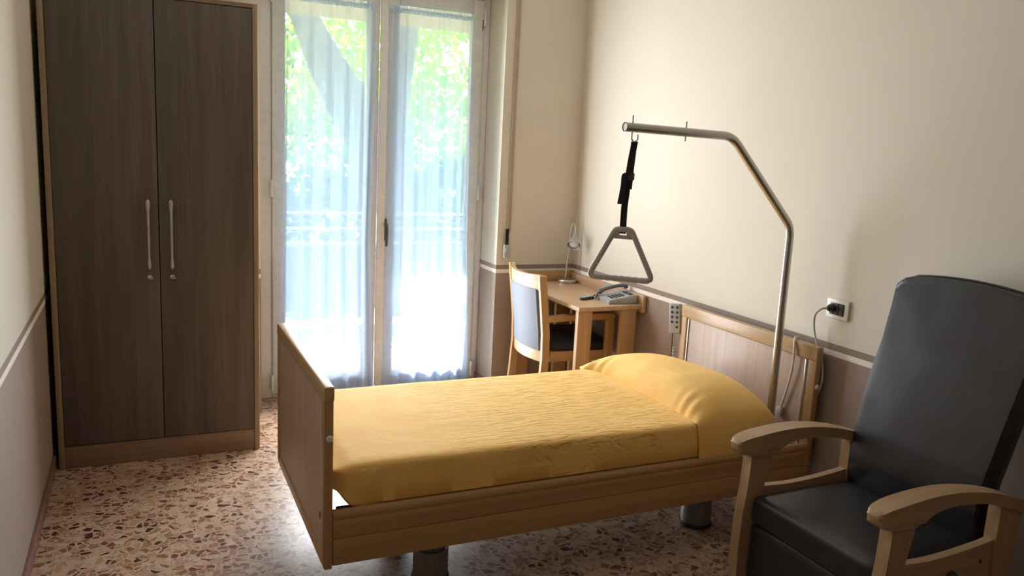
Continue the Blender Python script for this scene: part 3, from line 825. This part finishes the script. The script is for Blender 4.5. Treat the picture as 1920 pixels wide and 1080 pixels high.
LEAFA = M_leaf('leaf_sunny', (150, 196, 70), (196, 226, 110)); LEAFB = M_leaf('leaf_mid', (96, 140, 62), (140, 184, 84)); LEAFC = M_leaf('leaf_dark', (58, 84, 60), (92, 118, 80), .3)
BARK = plain('bark', (112, 104, 108), .9, nscale=12, var=.3, bstr=.5)
def leaves(bm, c, rad, n, size, seed):
    rnd = random.Random(seed); c = Vector(c)
    for _ in range(n):
        while True:
            p = Vector((rnd.uniform(-1, 1), rnd.uniform(-1, 1), rnd.uniform(-1, 1)))
            if .2 < p.length < 1: break
        if mnoise.noise(p * 2.6 + Vector((seed, 0, 0))) < -.12: continue
        q = c + Vector((p.x * rad[0], p.y * rad[1], p.z * rad[2]))
        a = Vector((rnd.gauss(0, 1), rnd.gauss(0, 1), rnd.gauss(0, 1))).normalized(); d = a.orthogonal().normalized()
        d = (Matrix.Rotation(rnd.uniform(0, 6.28), 3, a) @ d); e = a.cross(d); s = size * rnd.uniform(.6, 1.3)
        vs = [bm.verts.new(q + d * s), bm.verts.new(q + e * s * .45 + a * s * .12), bm.verts.new(q - d * s), bm.verts.new(q - e * s * .45 + a * s * .12)]
        bm.faces.new(vs)
    return bm
# forked tree just beyond the railing
ft = thing('forked_tree', (2.6, 9.2, -.5), 'large forked tree trunk with leaning limbs right behind the balcony railing', 'tree')
b = B()
tp_ = crom([(2.68, 9.2, -.55), (2.64, 9.2, .6), (2.55, 9.2, 1.25), (2.38, 9.2, 1.75), (2.08, 9.2, 2.15), (1.72, 9.2, 2.8), (1.45, 9.3, 3.6), (1.2, 9.5, 4.6)], 6)
tube(b, tp_, [lerp_tab([(-.5, .36), (1.2, .3), (1.8, .3), (2.2, .235), (2.8, .16), (4.6, .08)], p.z) for p in tp_], 16)
mk('trunk', b, BARK, ft)
b = B(); lp_ = crom([(2.6, 9.2, 1.1), (2.68, 9.22, 1.6), (2.78, 9.25, 2.3), (2.88, 9.3, 2.9), (3.0, 9.4, 4.0)], 6); tube(b, lp_, [lerp_tab([(1.1, .2), (2.0, .14), (4, .08)], p.z) for p in lp_], 14); mk('limb', b, BARK, ft)
b = B(); leaves(b, (-.35, 9.6, 4.55), (1.05, 1.2, 1.25), 3000, .13, 3); leaves(b, (-2.1, 9.6, 4.9), (1.3, 1.3, 1.4), 1600, .13, 5); leaves(b, (2.4, 9.9, 7.2), (2.2, 1.5, 1.3), 1800, .12, 4)  # crown out of view, clumps placed to shade the left curtain
mk('foliage', b, LEAFB, ft, smooth=False)
specs = [('leafy_tree', 'bright green leafy tree beyond the balcony, left of the forked trunk', (-1.0, 13.5, 2.4), (2.6, 1.6, 2.6), LEAFA, 5200, .13, 11),
         ('leafy_tree', 'bright green leafy tree beyond the balcony, right of the forked trunk', (4.4, 14.3, 2.6), (2.3, 1.6, 2.4), LEAFA, 5200, .13, 12),
         ('leafy_tree', 'mid green tree in the garden behind the forked trunk', (2.2, 17.8, 2.4), (2.6, 1.6, 3.0), LEAFB, 4200, .15, 13)]
for nm, lb, c, rad, mt_, n, sz, sd in specs:
    o = thing(nm, (c[0], c[1], -.5), lb, 'tree', 'trees beyond the balcony')
    b = tube(B(), [(c[0], c[1], -.55), (c[0] + .1, c[1], c[2])], [.16, .1], 10); mk('trunk', b, BARK, o)
    mk('foliage', leaves(B(), c, rad, n, sz, sd), mt_, o, smooth=False)
for i, (x, lb) in enumerate(((-1.6, 'dark shrub behind the railing, leftmost of the garden hedge row'), (.4, 'dark shrub behind the railing at the left of the balcony view'), (2.6, 'dark shrub behind the railing right of the forked trunk'), (4.6, 'dark shrub behind the railing, rightmost of the garden hedge row'))):
    o = thing('shrub', (x, 10.5 + 1.35 * (i % 2), -.5), lb, 'shrub', 'shrubs behind the railing')
    mk('foliage', leaves(B(), (x, 10.5 + 1.35 * (i % 2), .45), (1.25, .6, 1.0), 2600, .1, 30 + i), LEAFC, o, smooth=False)

# ------------------------------------------------------------------ light
W = bpy.data.worlds.new('World'); SC.world = W; W.use_nodes = True
nt = W.node_tree; bgn = nt.nodes['Background']
sky = nt.nodes.new('ShaderNodeTexSky'); sky.sky_type = 'NISHITA'; sky.sun_disc = False
sky.sun_elevation = R(42); sky.sun_rotation = R(-12); sky.air_density = 1.2; sky.dust_density = 1.5
nt.links.new(sky.outputs[0], bgn.inputs[0]); bgn.inputs[1].default_value = SKY = 2.3
sl = bpy.data.lights.new('sun', 'SUN'); sl.energy = 30; sl.angle = R(.6); sl.color = (1, .95, .87)
so_ = link(bpy.data.objects.new('sun', sl)); az, el = R(-10), R(41)
dirv = Vector((math.sin(az) * math.cos(el), math.cos(az) * math.cos(el), math.sin(el)))
so_.rotation_euler = dirv.to_track_quat('Z', 'Y').to_euler(); so_.location = (0, 12, 10)

wl = bpy.data.lights.new('window_fill', 'AREA'); wl.shape = 'RECTANGLE'; wl.size = 1.0; wl.size_y = 2.2; wl.energy = 72; wl.color = (.95, .975, 1)  # added area lamp inside the curtain, boosts the daylight in the room
wo = link(bpy.data.objects.new('window_fill', wl)); wo.location = (1.32, 4.75, 1.25); wo.rotation_euler = (R(-90), 0, 0)

# ------------------------------------------------------------------ camera
cam = bpy.data.cameras.new('camera'); co = link(bpy.data.objects.new('camera', cam))
F, YAW, PIT, ROLL = 1503.563, .438408, .1719166, -.0494132
fw = Vector((math.sin(YAW) * math.cos(PIT), math.cos(YAW) * math.cos(PIT), -math.sin(PIT)))
ri = Vector((math.cos(YAW), -math.sin(YAW), 0)); dn = fw.cross(ri)
rr_ = ri * math.cos(ROLL) + dn * math.sin(ROLL); dd_ = -ri * math.sin(ROLL) + dn * math.cos(ROLL)
m = Matrix((( rr_.x, -dd_.x, -fw.x, 0), (rr_.y, -dd_.y, -fw.y, 0), (rr_.z, -dd_.z, -fw.z, 1.6), (0, 0, 0, 1)))
co.matrix_world = m
cam.sensor_width = 36; cam.lens = F / 1920 * 36; cam.clip_start = .05; cam.clip_end = 200
SC.camera = co
SC.view_settings.view_transform = 'Standard'; SC.view_settings.look = 'None'; SC.view_settings.gamma = 1
SC.view_settings.exposure = .06
SC.cycles.max_bounces = 12; SC.cycles.diffuse_bounces = 6; SC.cycles.transparent_max_bounces = 12
